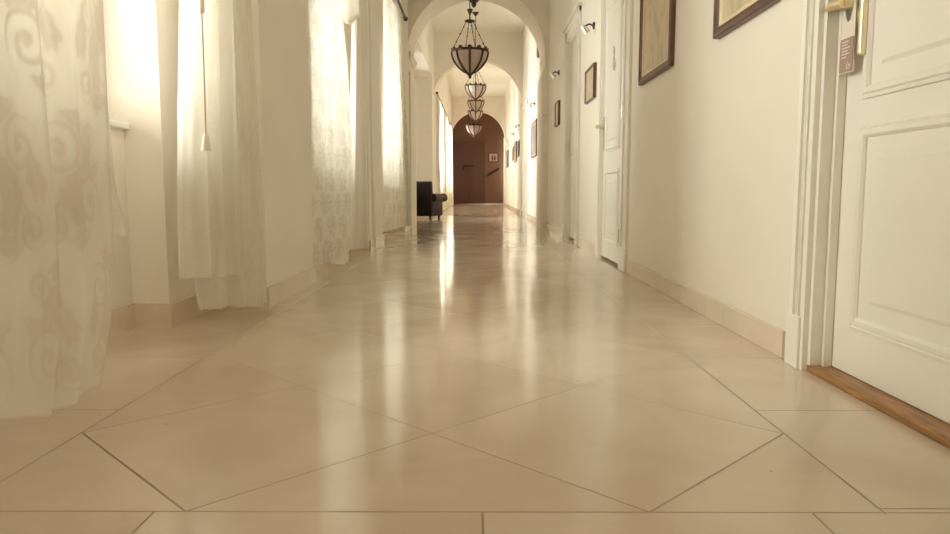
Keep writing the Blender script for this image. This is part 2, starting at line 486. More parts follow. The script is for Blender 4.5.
def door(n, a, b, rec, metal, wn=0.27, wf=0.27, lower=(0.29, 1.33), upper=(1.62, 3.6)):
    e = empty('door_%d' % n, (WR, (a + b) / 2, 0)); tag(e, kind='structure')
    oy = (a + b) / 2; A, B = a - oy, b - oy
    fx = rec + 0.005                                         # face of the leaf, relative to the wall face
    # casing: three stepped mouldings round the opening
    m = MB()
    W = 0.27
    for sy, y0 in ((-1, A), (1, B)):
        q = (wn if sy < 0 else wf) / W
        for o0, o1, d in ((0.0, 0.09, 0.030), (0.09, 0.20, 0.020), (0.20, W, 0.036), (0.075, 0.095, 0.042), (0.15, 0.165, 0.03)):
            m.box(-d, 0.01, y0 + sy * o0 * q, y0 + sy * o1 * q, 0, DH + o1)
        m.box(-0.001, fx + 0.10, y0, y0 - sy * 0.035, 0, DH)  # jamb lining
        m.box(fx - 0.045 if rec else -0.012, fx - 0.002, y0 - sy * 0.03, y0 - sy * 0.065, 0, DH)
    for o0, o1, d in ((0.0, 0.09, 0.030), (0.09, 0.20, 0.020), (0.20, W, 0.036)):
        m.box(-d, 0.01, A - o1 * wn / W, B + o1 * wf / W, DH + o0, DH + o1)
    m.box(-0.001, fx + 0.10, A, B, DH, DH - 0.035)
    m.box(-0.09, 0.01, A - wn - 0.04, B + wf + 0.04, DH + W, DH + W + 0.06)
    m.build('casing', M['trim'], e)
    for sy, y0 in ((-1, A), (1, B)):
        m = MB(); m.box(-0.046, 0.005, y0 + sy * 0.03, y0 + sy * ((wn if sy < 0 else wf) + 0.015), 0, 0.30, 0.008); m.build('plinth_block', M['trim'], e)
    # leaf
    A2, B2 = A + 0.033, B - 0.033
    m = MB(); m.box(fx, fx + 0.09, A2, B2, 0.045, DH - 0.037)
    leaf = m.build('leaf', M['trim'], e)
    ins = 0.205
    for z0, z1 in (lower, upper):
        y0, y1 = A2 + ins, B2 - ins
        m = MB(); m.frame(y0, y1, z0, z1, [(0, 0.01), (0, -0.012), (0.012, -0.014), (0.02, -0.006), (0.028, -0.020), (0.05, -0.020), (0.062, -0.008), (0.066, 0.01)], fx)
        # raised field with sloping edges
        o, i2 = 0.145, 0.168
        q0 = [(fx + 0.001, y0 + o, z0 + o), (fx + 0.001, y1 - o, z0 + o), (fx + 0.001, y1 - o, z1 - o), (fx + 0.001, y0 + o, z1 - o)]
        q1 = [(fx - 0.009, y0 + i2, z0 + i2), (fx - 0.009, y1 - i2, z0 + i2), (fx - 0.009, y1 - i2, z1 - i2), (fx - 0.009, y0 + i2, z1 - i2)]
        m.rings([q0, q1])
        m.build('panel', M['trim'], leaf)
    for z in (0.42, 2.0, 3.4):
        m = MB(); m.lathe([(0.0, -0.09), (0.02, -0.09), (0.02, 0.09), (0.0, 0.09)], (fx - 0.02, A2 - 0.004, z), 10, 'Z'); m.build('hinge', metal, leaf, True)
    return e, leaf, fx, A2, B2, oy

# door 1: white door close to the camera
e, leaf, fx, A2, B2, oy = door(1, 2.30, 3.91, 0.10, M['brass'], 0.22, 0.18, upper=(1.46, 3.6))
m = MB(); m.box(-0.005, fx + 0.12, A2 - 0.03, B2 + 0.03, 0.0, 0.040, 0.008); m.build('threshold', M['oak'], e)
lever(leaf, fx, 3.75 - oy, 1.95, M['brass'], False)
m = MB(); m.lathe([(0.0, -0.012), (0.045, -0.012), (0.045, 0), (0, 0)], (fx, 3.75 - oy, 1.84), 18, 'X')
m.box(fx - 0.014, fx, 3.75 - oy - 0.008, 3.75 - oy + 0.008, 1.82, 1.86); m.build('keyhole_plate', M['brass'], leaf, True)
m = MB(); m.box(fx - 0.05, fx, 3.635 - oy, 3.672 - oy, 1.675, 2.62, 0.008); m.build('lock_case', M['brass'], leaf)
# door 2
e, leaf, fx, A2, B2, oy = door(2, 9.14, 10.66, 0.0, M['chrome'], 0.42, 0.16, lower=(0.25, 1.30), upper=(1.55, 3.6))
lever(leaf, fx, B2 - 0.10, 1.93, M['chrome'])
e, leaf, fx, A2, B2, oy = door(3, 13.35, 14.95, 0.07, M['brass'])
lever(leaf, fx, B2 - 0.10, 1.95, M['brass'])
e, leaf, fx, A2, B2, oy = door(4, 26.9, 28.5, 0.07, M['brass'])
lever(leaf, fx, B2 - 0.10, 1.95, M['brass'])

# hanger on the handle of door 1
hx = WR + 0.105
e = empty('door_hanger', (hx - 0.045, 3.765, 1.605)); tag(e, 'white and mauve paper door hanger hung on the brass door lever', 'door hanger')
poly = []
yw = 0.068
def rr(y0, y1, z0, z1, r, n=5):
    pts = []
    for cx_, cz_, a0 in ((y1 - r, z0 + r, -PI/2), (y1 - r, z1 - r, 0), (y0 + r, z1 - r, PI/2), (y0 + r, z0 + r, PI)):
        for i in range(n + 1):
            a = a0 + PI/2 * i / n; pts.append((cx_ + r*math.cos(a), cz_ + r*math.sin(a)))
    return pts
m = MB()
# card with an oval hole for the lever
def card_rect(a, hw_, z0_, z1_, cz_):
    dy, dz = math.cos(a), math.sin(a); k_ = 1e9
    if abs(dy) > 1e-6: k_ = min(k_, hw_ / abs(dy))
    if dz > 1e-6: k_ = min(k_, (z1_ - cz_) / dz)
    if dz < -1e-6: k_ = min(k_, (z0_ - cz_) / dz)
    return dy * k_, cz_ + dz * k_
hz0, hz1, hcz = 0.19, 0.425, 0.325
angs = sorted([2*PI*i/32 for i in range(32)] + [math.atan2(zz - hcz, yy_) % (2*PI) for yy_ in (-yw, yw) for zz in (hz0, hz1)])
R1, R2 = [], []
for a in angs:
    oy_, oz_ = card_rect(a, yw, hz0, hz1, hcz)
    iy, iz = 0.034 * math.cos(a), hcz + 0.068 * math.sin(a)
    R1.append([(-0.004, iy, iz), (0.004, iy, iz), (0.004, oy_, oz_), (-0.004, oy_, oz_)])
m.rings(R1, closed=True)
m.box(-0.004, 0.004, -yw, yw, 0.0, hz0)
m.build('hanger_card', M['card'], e)
m = MB(); m.prism(rr(-yw + 0.003, yw - 0.003, 0.004, 0.175, 0.01), 'yz', -0.0075, -0.0045); f = m.build('printed_field', M['mauve'], e)
m = MB()
for i, (a_, b_) in enumerate(((-0.02, 0.045), (-0.01, 0.045), (-0.035, 0.045), (-0.015, 0.045), (-0.03, 0.045), (0.0, 0.045))):
    z = 0.158 - 0.0155 * i
    m.box(-0.009, -0.0076, a_, b_, z - 0.0028, z + 0.0028)
m.tube([(-0.0088, -0.030 + 0.017*math.cos(a), 0.035 + 0.017*math.sin(a)) for a in [i*PI/8 for i in range(-9, 5)]], 0.003, 6)
m.box(-0.009, -0.0076, -0.034, -0.026, 0.030, 0.042)
m.build('print', M['card'], f)

# relief emblem on door 2
fx2 = WR + 0.005
e = empty('door_emblem', (fx2, 9.84, 2.78)); tag(e, 'small grey scrolled emblem high on the white door with chrome handle', 'emblem')
m = MB()
def spiral(cy, cz, r0, r1, a0, a1, n=26): return [(-0.008, cy + (r0+(r1-r0)*i/n)*math.cos(a0+(a1-a0)*i/n), cz + (r0+(r1-r0)*i/n)*math.sin(a0+(a1-a0)*i/n)) for i in range(n+1)]
m.tube(spiral(0.0, -0.09, 0.02, 0.10, 0, 3.2*PI), 0.012, 6)
m.tube(spiral(0.02, 0.09, 0.015, 0.07, PI, 3.6*PI), 0.010, 6)
m.tube([(-0.008, 0.06, 0.17), (-0.008, -0.03, 0.06), (-0.008, 0.03, -0.02), (-0.008, -0.05, -0.17)], 0.014, 6)
m.build('scroll', M['emblem'], e, True)
m = MB(); m.lathe([(0, -0.014), (0.03, -0.01), (0.035, 0), (0, 0)], (0, 0.01, 0.12), 14, 'X'); m.build('boss', M['emblem'], e, True)

# ------------------------------------------------------------------ pictures on the right wall
def picture(y0, y1, z0, z1, label, art='art', fw=0.05, depth=0.055, mat_w=0.0, group='pictures along the right wall', x=WR, name='framed_picture'):
    cy, cz = (y0 + y1) / 2, (z0 + z1) / 2; hw, hh = (y1 - y0) / 2, (z1 - z0) / 2
    e = empty(name, (x, cy, z0)); tag(e, label, 'picture', group)
    H = z1 - z0; g = fw
    m = MB(); m.frame(-hw, hw, 0, H, [(0, -0.002), (0, -depth * 0.8), (g * 0.12, -depth), (g * 0.4, -depth), (g * 0.5, -depth * 0.8), (g * 0.85, -depth * 0.7), (g, -depth * 0.55), (g, -0.002)], 0)
    m.build('picture_frame', M['frame'], e)
    m = MB(); m.frame(-hw + g, hw - g, g, H - g, [(0, -0.002), (0, -depth * 0.6), (g * 0.3, -depth * 0.62), (g * 0.45, -depth * 0.45), (g * 0.45, -0.002)], 0); m.build('gilt_fillet', M['gilt'], e)
    m = MB(); m.box(-depth * 0.4, -0.002, -hw + fw, hw - fw, fw, H - fw); m.build('print', M[art], e)
    return e
picture(6.85, 8.13, 2.17, 3.20, 'wide faded print in mahogany frame just before the chrome-handled door', fw=0.075)
picture(4.47, 5.59, 2.15, 3.20, 'wide faded print in mahogany frame beside the door with hanger', fw=0.075)
picture(11.30, 12.20, 2.45, 2.98, 'small landscape-shaped print under picture light beyond the chrome-handled door', fw=0.035)
picture(16.20, 16.90, 2.48, 3.02, 'small dark-edged print under second picture light from the camera', fw=0.035)
picture(22.25, 24.25, 2.09, 3.22, 'large tall dark picture just past the first arch pilaster', 'artdark', fw=0.06)
picture(31.9, 33.4, 2.55, 3.22, 'first small picture past the second arch', 'artdark', fw=0.05)
picture(34.0, 35.6, 2.38, 3.36, 'largest of three dark pictures past the second arch', 'artdark', fw=0.06)
picture(36.2, 37.8, 2.58, 3.24, 'third small picture past the second arch', 'artdark', fw=0.05)
picture(43.2, 45.2, 2.45, 3.45, 'lone dark picture hung nearest the dark end archway', 'artdark', fw=0.06)

def picture_light(y, z, label):
    e = empty('picture_light', (WR, y, z)); e.scale = (0.75,) * 3; tag(e, label, 'picture light', 'picture lights along the right wall')
    m = MB(); m.lathe([(0.075, 0), (0.075, -0.03), (0.03, -0.045), (0, -0.045)], (0, 0, 0), 18, 'X'); m.build('wall_plate', M['bronze'], e, True)
    m = MB(); m.tube([(-0.03, 0, 0), (-0.11, 0, 0.03), (-0.18, 0.0, 0.0), (-0.22, 0, -0.05)], 0.018, 8); m.build('arm', M['bronze'], e, True)
    m = MB()
    mt = Matrix.Translation((-0.22, 0, -0.05)) @ Matrix.Rotation(math.radians(-35), 4, 'Y')
    b = MB(); b.lathe([(0.0, 0.05), (0.045, 0.05), (0.06, -0.02), (0.075, -0.12), (0.066, -0.12), (0.04, -0.02), (0, -0.02)], (0, 0, 0), 18)
    m.merge(b.bm, mt); m.build('shade', M['chrome'], e, True)
picture_light(11.6, 3.60, 'bronze and chrome picture light above small print beyond chrome-handled door')
picture_light(16.5, 3.66, 'bronze and chrome picture light above the second small print')
picture_light(23.4, 3.80, 'picture light above the large dark picture past first arch')
picture_light(32.4, 3.92, 'picture light above first small picture past the second arch')
picture_light(36.8, 3.92, 'picture light above third small picture past second arch')
picture_light(44.0, 4.02, 'picture light above the lone dark picture near the end archway')

def switch(x, y, z, axis, label, sz=(0.13, 0.2)):
    e = empty('wall_switch', (x, y, z)); tag(e, label, 'switch')
    a, b = sz[0] / 2, sz[1] / 2
    if axis == 'X':
        m = MB(); m.box(-0.025, 0, -a, a, -b, b, 0.006); m.build('switch_plate', M['plastic'], e)
        m = MB(); m.box(-0.045, -0.02, -a*0.45, a*0.45, -b*0.5, b*0.5, 0.006); m.build('rocker', M['card'], e)
    else:
        m = MB(); m.box(-a, a, -0.025, 0, -b, b, 0.006); m.build('switch_plate', M['plastic'], e)
        m = MB(); m.box(-a*0.45, a*0.45, -0.045, -0.02, -b*0.5, b*0.5, 0.006); m.build('rocker', M['card'], e)
switch(1.755, YA, 2.88, 'Y', 'ivory thermostat plate high on the pilaster of the first arch', (0.09, 0.27))
switch(1.755, YA, 1.94, 'Y', 'small ivory light switch lower on the pilaster of the first arch', (0.09, 0.12))
m = MB(); m.box(WR - 0.06, WR, 21.6, 22.1, 5.0, 5.6, 0.01)
for i in range(6): m.box(WR - 0.075, WR - 0.05, 21.64, 22.06, 5.06 + i*0.085, 5.10 + i*0.085)
tag(m.build('air_vent', M['frame'], origin=(WR, 21.85, 5.0)), 'dark slatted vent high on the wall behind the first arch', 'vent')

# ------------------------------------------------------------------ lanterns
def lantern():
    e = empty('hanging_lantern', (0, 0, 0))                   # origin at the rim plane
    R, D = 0.365, 0.46
    prof = [(R * (1 - (1 - i / 16) ** 2) ** 0.75, -D * (1 - i / 16)) for i in range(17)]
    m = MB(); m.lathe([(r, z) for r, z in prof] + [(R - 0.012, 0.0)] + [(max(r - 0.012, 0.0), z + 0.012) for r, z in prof[::-1][1:]], n=40)
    m.build('glass_bowl', M['frost'], e, True)
    m = MB(); n = 48
    m.rings([[(rr_*math.cos(a), rr_*math.sin(a), z) for rr_, z in ((R+0.015, -0.022), (R+0.025, 0.0), (R+0.015, 0.025), (R-0.02, 0.025), (R-0.02, -0.022))] for a in [2*PI*i/n for i in range(n)]], closed=True)
    m.build('rim', M['bronze'], e, True)
    rim = [o for o in e.children if o.name.startswith('rim')][0]
    for i in range(12):                                       # scalloped crest
        a = 2*PI*i/12; m = MB()
        c_, s_ = math.cos(a), math.sin(a)
        pts = [(-0.045, 0.02), (0.045, 0.02)] + [(0.045*math.cos(q), 0.030 + 0.040*math.sin(q)) for q in [PI*j/8 for j in range(9)]]
        b = MB(); b.prism(pts, 'yz', -0.012, 0.012)
        m.merge(b.bm, Matrix.Rotation(a, 4, 'Z') @ Matrix.Translation((R + 0.012, 0, 0)))
        m.build('scallop', M['bronze'], rim)
    for i in range(8):
        a = 2*PI*i/8; m = MB()
        q = [((r + 0.012) * math.cos(a), (r + 0.012) * math.sin(a), z) for r, z in prof]
        m.tube([(0, 0, -D - 0.01)] + q[2:], [0.018] + [0.023] * len(q[2:]), 8); m.build('rib', M['bronze'], e, True)
    m = MB(); m.lathe([(0, 0.03), (0.06, 0.02), (0.075, 0), (0.05, -0.025), (0.03, -0.04), (0.036, -0.06), (0.02, -0.085), (0, -0.10)], (0, 0, -D), 18); m.build('finial', M['bronze'], e, True)
    for i in range(4):
        a = 2*PI*i/4 + 0.30; m = MB()
        p0 = Vector((R*math.cos(a), R*math.sin(a), 0.04)); p1 = Vector((0.075*math.cos(a), 0.075*math.sin(a), 0.60))
        m.tube([p0, p1], 0.0075, 6)
        for t in (0.25, 0.55, 0.8):
            p = p0.lerp(p1, t); m.lathe([(0, -0.02), (0.017, -0.008), (0.017, 0.008), (0, 0.02)], p, 8)
        m.build('chain', M['bronze'], e, True)
    m = MB(); m.lathe([(0, -0.045), (0.03, -0.03), (0.10, -0.012), (0.115, 0.0), (0.10, 0.018), (0.03, 0.028), (0.016, 0.05), (0.014, 0.12), (0, 0.12)], (0, 0, 0.61), 22); m.build('crown', M['bronze'], e, True)
    m = MB(); m.lathe([(0, -0.09), (0.02, -0.05), (0.055, 0.02), (0.06, 0.05), (0.02, 0.055), (0, 0.055)], (0, 0, 0.80), 18); m.build('bell_cap', M['bronze'], e, True)
    return e
def finish_lantern(e, x, y, z, label, s=1.0):
    e.location = Vector((x, y, z)) * K; e.scale = (s, s, s)
    tag(e, label, 'lantern', 'hanging lanterns down the corridor')
    L_ = (TOP - z) / s
    m = MB(); m.tube([(0, 0, 0.84), (0, 0, L_ - 0.05)], 0.011, 8); m.build('rod', M['bronze'], e, True)
    m = MB(); m.lathe([(0, -0.14), (0.03, -0.13), (0.07, -0.07), (0.12, -0.02), (0.125, 0.0), (0, 0.0)], (0, 0, L_), 20); m.build('ceiling_rose', M['bronze'], e, True)
LN = [(-0.055, 9.5, 3.91, 'lantern closest to the camera, only its pointed bottom in the picture', 1.0),
      (-0.17, 15.2, 3.885, 'whole large bronze and frosted glass lantern hanging before the first arch', 1.0),
      (-0.09, 26.7, 4.83, 'lantern hanging directly below the whole large one, past the first arch', 1.0),
      (-0.10, 33.2, 5.07, 'lantern between the two that hang past the second arch wall', 1.0),
      (-0.13, 37.0, 5.03, 'pale glass lantern seen across the top of the dark end archway', 1.0),
      (-0.30, 54.0, 5.85, 'lowest-looking lantern, entirely inside the dark end archway', 1.62)]
LN[3] = (-0.10, 33.2, 5.07, 'fourth lantern along, its bowl just above the dark archway top', 1.0)
first = lantern(); proto = [first] + [copy_tree(first) for _ in LN[1:]]
for o, (x, y, z, l, s) in zip(proto, LN): finish_lantern(o, x, y, z, l, s)

# ------------------------------------------------------------------ curtains
def lace_fn(s, z, cw=0.62, ch=0.74):
    """woven scroll-and-leaf figure, 0..1, over cloth coordinates"""
    v = z / ch; row = np.floor(v); u = s / cw + 0.5 * (row % 2); col = np.floor(u)
    x = (u - col - 0.5); y = (v - row - 0.5)
    x = x * np.where((col + row) % 2 == 0, 1, -1)
    soft = lambda d, w: np.clip((w - d) / 0.02 + 0.5, 0, 1)
    out = np.zeros_like(x)
    for cx, cy, R, hand, ph in ((-0.17, 0.20, 0.20, 1, 0.2), (0.19, -0.16, 0.22, -1, 0.9), (0.24, 0.30, 0.12, 1, 0.5), (-0.25, -0.32, 0.13, -1, 0.1)):
        dx, dy = x - cx, y - cy; r = np.hypot(dx, dy); th = np.arctan2(dy, dx)
        f = r / (R * 0.62) - hand * th / (2 * PI) + ph
        d = np.abs(f - np.floor(f) - 0.5) * R * 0.62
        out = np.maximum(out, soft(d, 0.022 + 0.12 * np.clip(R * 0.55 - r, 0, 1)) * (r < R))
        out = np.maximum(out, soft(r, R * 0.16))
    d = np.abs(x - 0.22 * np.sin(2 * PI * y))
    out = np.maximum(out, soft(d, 0.022))
    for cx, cy, a, L, W in ((0.02, 0.02, 0.9, 0.18, 0.09), (-0.05, -0.18, 2.3, 0.18, 0.085), (0.12, 0.18, 2.0, 0.17, 0.08), (-0.30, 0.02, 1.3, 0.16, 0.08),
                            (0.34, 0.08, 0.5, 0.12, 0.055), (0.05, -0.40, 0.2, 0.13, 0.06), (-0.02, 0.42, 2.7, 0.13, 0.06)):
        dx, dy = x - cx, y - cy; p = dx * math.cos(a) + dy * math.sin(a); q = -dx * math.sin(a) + dy * math.cos(a)
        e = np.hypot(p / L, q / (W * (1 - 0.45 * p / L)))
        th = np.arctan2(q / W, p / L)
        lim = 1 + 0.13 * np.sin(7 * th)
        vein = soft(np.abs(q), 0.004) * (e < 0.8)
        out = np.maximum(out, np.clip((lim - e) / 0.10 + 0.5, 0, 1) - 0.6 * vein)
    return np.clip(out, 0, 1)

def interp(tab, z):
    zs = np.array([a for a, b in tab]); vs = np.array([b for a, b in tab])
    o = np.argsort(zs); return np.interp(z, zs[o], vs[o])

def panel(name, parent, org, P, Q, left, right, hem, ztop, folds, amp, off, nx, nz, zfine, m, seed, cw=0.62, lace=1.0):
    """cloth hanging in the plan line P->Q; left/right: (z, distance along the line); hem: (t 0..1, z)"""
    rs = np.random.RandomState(seed)
    P, Q = np.array(P, float), np.array(Q, float); d = (Q - P) / np.linalg.norm(Q - P); nrm = np.array([d[1], -d[0]])
    if nrm[0] < 0: nrm = -nrm
    t = np.linspace(0, 1, nx)[None, :].repeat(nz, 0)
    k = np.linspace(0, 1, nz)[:, None].repeat(nx, 1)
    hz = interp(hem, t)
    kf = 0.82                                                # most rows in the part below zfine
    z = np.where(k < kf, hz + (zfine - hz) * k / kf, zfine + (ztop - zfine) * (k - kf) / (1 - kf))
    s0, s1 = interp(left, z), interp(right, z)
    s = s0 + (s1 - s0) * t
    ph = rs.uniform(0, 6.28, 8)
    wgt = 0.55 + 0.45 * np.clip((ztop - z) / ztop, 0, 1)
    warp = t + 0.035 * np.sin(2 * PI * t * 2 + ph[0]) + 0.02 * np.sin(1.3 * z + ph[1]) * np.sin(PI * t)
    A = np.sin(2 * PI * folds * warp + ph[2]); B = np.sin(2 * PI * folds * 1.73 * warp + ph[3] + 0.5 * np.sin(1.1 * z + ph[4]))
    C = np.sin(2 * PI * folds * 3.1 * t + ph[5] + 0.9 * np.sin(1.7 * z + ph[6]))
    n = np.clip(np.minimum(t, 1 - t) / 0.07, 0, 1) * amp * wgt * (0.75 * A + 0.38 * B + 0.10 * C) + off
    s = s + 0.35 * amp * wgt * np.cos(2 * PI * folds * warp + ph[2]) * np.sin(PI * t)
    X = P[0] + d[0] * s + nrm[0] * n; Y = P[1] + d[1] * s + nrm[1] * n
    # distance measured along the folded cloth, so that the figure follows the folds
    seg = np.hypot(np.diff(X, axis=1), np.diff(Y, axis=1))
    arc = np.concatenate([np.zeros((nz, 1)), np.cumsum(seg, 1)], 1)
    la = lace_fn(arc * 1.0 + seed * 0.37, z + seed * 0.21, cw, cw * 1.2) * lace
    edge = np.minimum(np.minimum(t * (s1 - s0), (1 - t) * (s1 - s0)), z - hz)
    la = np.maximum(la, np.where(edge < 0.012, 0.8, 0.0))    # sewn edges and hem
    co = np.stack([X - org[0], Y - org[1], z - org[2]], -1).reshape(-1, 3) * K
    idx = np.arange(nx * nz).reshape(nz, nx)
    f = np.stack([idx[:-1, :-1], idx[:-1, 1:], idx[1:, 1:], idx[1:, :-1]], -1).reshape(-1, 4)
    me = bpy.data.meshes.new(name)
    me.vertices.add(len(co)); me.vertices.foreach_set('co', co.ravel())
    me.loops.add(f.size); me.loops.foreach_set('vertex_index', f.ravel().astype(np.int32))
    me.polygons.add(len(f)); me.polygons.foreach_set('loop_start', (np.arange(len(f)) * 4).astype(np.int32))
    me.polygons.foreach_set('use_smooth', np.ones(len(f), bool))
    me.update(calc_edges=True); me.validate()
    at = me.attributes.new('lace', 'FLOAT', 'POINT'); at.data.foreach_set('value', la.ravel().astype(np.float32))
    me.materials.append(m)
    o = bpy.data.objects.new(name, me); COL.objects.link(o); o.parent = parent
    return o

RODZ = 5.16
def curtain(P, label):
    e = empty('sheer_curtain', (P[0], P[1], 0.0)); tag(e, label, 'curtain', 'sheer curtains along the left wall')
    return e
# 1  near drape of the first window
P, Q = (-1.86, 2.0), (-1.91, 3.62); org = (*P, 0)
e = curtain(P, 'closest lace curtain with large leaf scrolls, at the picture edge')
panel('front_panel', e, org, P, Q, [(0, 0.1), (5, 0.0)], [(0, 1.50), (0.4, 1.68), (0.7, 1.72), (1.5, 1.74), (2.0, 1.75), (5.1, 1.70)],
      [(0, 0.05), (0.45, 0.09), (0.62, 0.03), (0.72, 0.0), (0.86, 0.03), (1, 0.02)], RODZ - 0.07, 3.5, 0.045, 0.0, 300, 430, 2.4, M['lace'], 3, 0.56, 0.75)
panel('rear_panel', e, org, (-1.98, 2.0), (-2.02, 3.62), [(0, 0.2), (5, 0.0)], [(0.73, 2.12), (1.05, 2.00), (1.5, 1.965), (2.0, 1.96), (5.1, 1.85)],
      [(0, 0.72), (0.9, 0.76), (1, 0.73)], RODZ - 0.07, 4, 0.03, 0.0, 160, 240, 2.4, M['lace'], 4, 0.5, 0.75)
# 2  far drape of the first window
P, Q = (-2.0, 4.7), (-1.74, 5.9); org = (*P, 0)
e = curtain(P, 'crisp white lace curtain in front of the pier, hem in two steps')
panel('front_panel', e, org, P, Q, [(0.4, -0.06), (0.95, -0.045), (1.6, 0.012), (2.2, 0.07), (5.1, 0.12)], [(0.4, 0.72), (2.5, 0.74), (5.1, 0.74)],
      [(0, 0.43), (0.16, 0.41), (0.35, 0.40), (1, 0.36)], RODZ - 0.07, 3.4, 0.065, 0.05, 170, 340, 2.6, M['lace_dense'], 12, 0.36, 0.5)
panel('rear_panel', e, org, P, Q, [(0, 0.33), (0.4, 0.24), (5.1, 0.25)], [(0.05, 1.23), (0.35, 1.21), (0.9, 1.20), (1.7, 1.16), (2.5, 1.12), (5.1, 1.06)],
      [(0, 0.155), (0.4, 0.125), (0.65, 0.09), (0.8, 0.06), (0.85, 0.08), (1, 0.067)], RODZ - 0.07, 3.6, 0.065, -0.03, 200, 360, 2.6, M['lace_dense'], 9, 0.36, 0.7)
# 3  near drape of the second window
P, Q = (-1.97, 8.0), (-1.80, 9.5); org = (*P, 0)
e = curtain(P, 'wide patterned lace curtain just beyond the first bare pier')
panel('front_panel', e, org, P, Q, [(0, 0.0), (5.1, 0.1)], [(0, 1.72), (1.0, 1.99), (1.85, 2.0), (2.75, 1.84), (3.5, 1.6), (5.1, 1.45)],
      [(0, 0.14), (0.5, 0.10), (0.8, 0.03), (1, 0.02)], RODZ - 0.07, 4.5, 0.05, 0.0, 190, 330, 3.6, M['lace_far'], 21, 0.25, 0.8)
# 4  far drape of the second window
P, Q = (-1.95, 10.2), (-1.80, 12.4); org = (*P, 0)
e = curtain(P, 'narrow bright curtain with knotted top, between the two bare piers')
panel('front_panel', e, org, P, Q, [(0, 0.15), (1.9, 0.55), (3.55, 0.80), (5.1, 0.3)], [(0, 2.34), (0.15, 2.30), (2.0, 2.11), (3.8, 2.12), (5.1, 2.15)],
      [(0, 0.14), (0.5, 0.08), (1, 0.01)], RODZ - 0.07, 4, 0.05, 0.0, 140, 280, 3.6, M['lace_dense'], 31, 0.34, 0.3)
# gathered swag falling from the rod in front of it
m = MB(); R_ = []
for i in range(21):
    z = RODZ - 0.13 - (RODZ - 3.55) * i / 20; wd = 0.50 * (1 - (i / 20) ** 1.6) + 0.03; cy = 10.45 + 0.03 * i / 20
    R_.append([(-1.84 + 0.05 * math.sin(5 * a) + (0.09 if i < 20 else 0.03) * math.sin(a), cy + wd * math.cos(a), z + 0.05 * math.cos(a)) for a in [2*PI*j/40 for j in range(40)]])
m.rings(R_)
o = m.build('swag', M['lace_dense'], e, True, origin=org)
m = MB(); m.lathe([(0, -0.06), (0.05, -0.03), (0.055, 0.02), (0.03, 0.06), (0, 0.06)], (-1.83, 10.48, 3.42), 14); m.build('knot', M['cord'], e, True, origin=org)
# 5  third window
P, Q = (-1.95, 14.0), (-1.76, 18.0); org = (*P, 0)
e = curtain(P, 'lace curtain just before the first arch pilaster, rod end showing')
panel('front_panel', e, org, P, Q, [(0, 0.40), (2.2, 0.60), (4.4, 0.76), (5.1, 0.8)], [(0, 4.30), (0.26, 4.30), (2.5, 3.93), (4.1, 3.25), (4.9, 2.9), (5.1, 2.8)],
      [(0, 0.17), (0.5, 0.16), (1, 0.13)], RODZ - 0.07, 7, 0.06, 0.0, 200, 240, 4.2, M['lace_far'], 41, 0.27, 0.8)
# further bays
FAR = [((-1.76, 30.9), (-1.74, 35.0), 'bright curtain just inside the second arch, first of those beyond it'),
       ((-1.74, 35.2), (-1.74, 39.6), 'second bright curtain beyond the second arch'),
       ((-1.74, 39.8), (-1.74, 44.0), 'third bright curtain beyond the second arch'),
       ((-1.74, 44.2), (-1.70, 48.8), 'last bright curtain, touching the dark end archway')]
for i, (P, Q, l) in enumerate(FAR):
    e = curtain(P, l); L_ = Q[1] - P[1]
    panel('front_panel', e, (*P, 0), P, Q, [(0, 0), (5.1, 0)], [(0, L_), (2.5, L_ * 0.96), (5.1, L_ * 0.85)], [(0, 0.06), (1, 0.06)], RODZ - 0.07, 5, 0.07, 0.0, 110, 90, 4.5, M['lace_dense'], 50 + i, 0.5)

# rods
def rod(y0, y1, x, label):
    e = empty('curtain_rod', (x, (y0 + y1) / 2, RODZ)); tag(e, label, 'curtain rod', 'curtain rods over the windows')
    hl = (y1 - y0) / 2
    m = MB(); m.tube([(0, -hl, 0), (0, hl, 0)], 0.028, 12); m.build('pole', M['bronze'], e, True)
    for s in (-1, 1):
        m = MB(); m.lathe([(0, -0.09), (0.045, -0.06), (0.055, 0), (0.03, 0.06), (0.03, 0.08), (0, 0.08)], (0, s * (hl + 0.05), 0), 14, 'Y'); m.build('finial', M['bronze'], e, True)
        m = MB(); m.tube([(0, s * (hl - 0.12), 0), (WL - x - 0.02 if s * 1 else 0, s * (hl - 0.12), 0)], 0.018, 8); m.build('bracket', M['bronze'], e, True)
rod(1.80, 6.25, -1.76, 'curtain rod over the window with the tasselled cord')
rod(7.55, 12.75, -1.76, 'curtain rod over the second window, between the bare piers')
rod(13.2, 17.8, -1.76, 'dark curtain rod whose end shows beside the first arch')
rod(31.0, 49.2, -1.74, 'long dark rod slanting above the bright curtains beyond the second arch')

# pull cord with tassel
e = empty('pull_cord', (-1.70, 4.50, 1.25)); tag(e, 'thin pull cord with a bell-shaped tassel in front of the stepped curtain', 'cord')
m = MB(); m.tube([(0, 0, 0.09), (0.002, 0.005, 0.5), (0.0, 0.012, 0.86)], 0.006, 8); m.build('cord', M['cord'], e, True)
m = MB(); m.lathe([(0.0, 0.0), (0.032, 0.0), (0.026, 0.04), (0.018, 0.085), (0.012, 0.10), (0.0, 0.10)], (0, 0, 0), 16); m.build('tassel', M['plastic'], e, True)
m = MB(); m.tube([(0, 0.012, 0.84), (0, 0.012, RODZ - 1.25)], 0.02, 10); m.build('wand', M['plastic'], e, True)

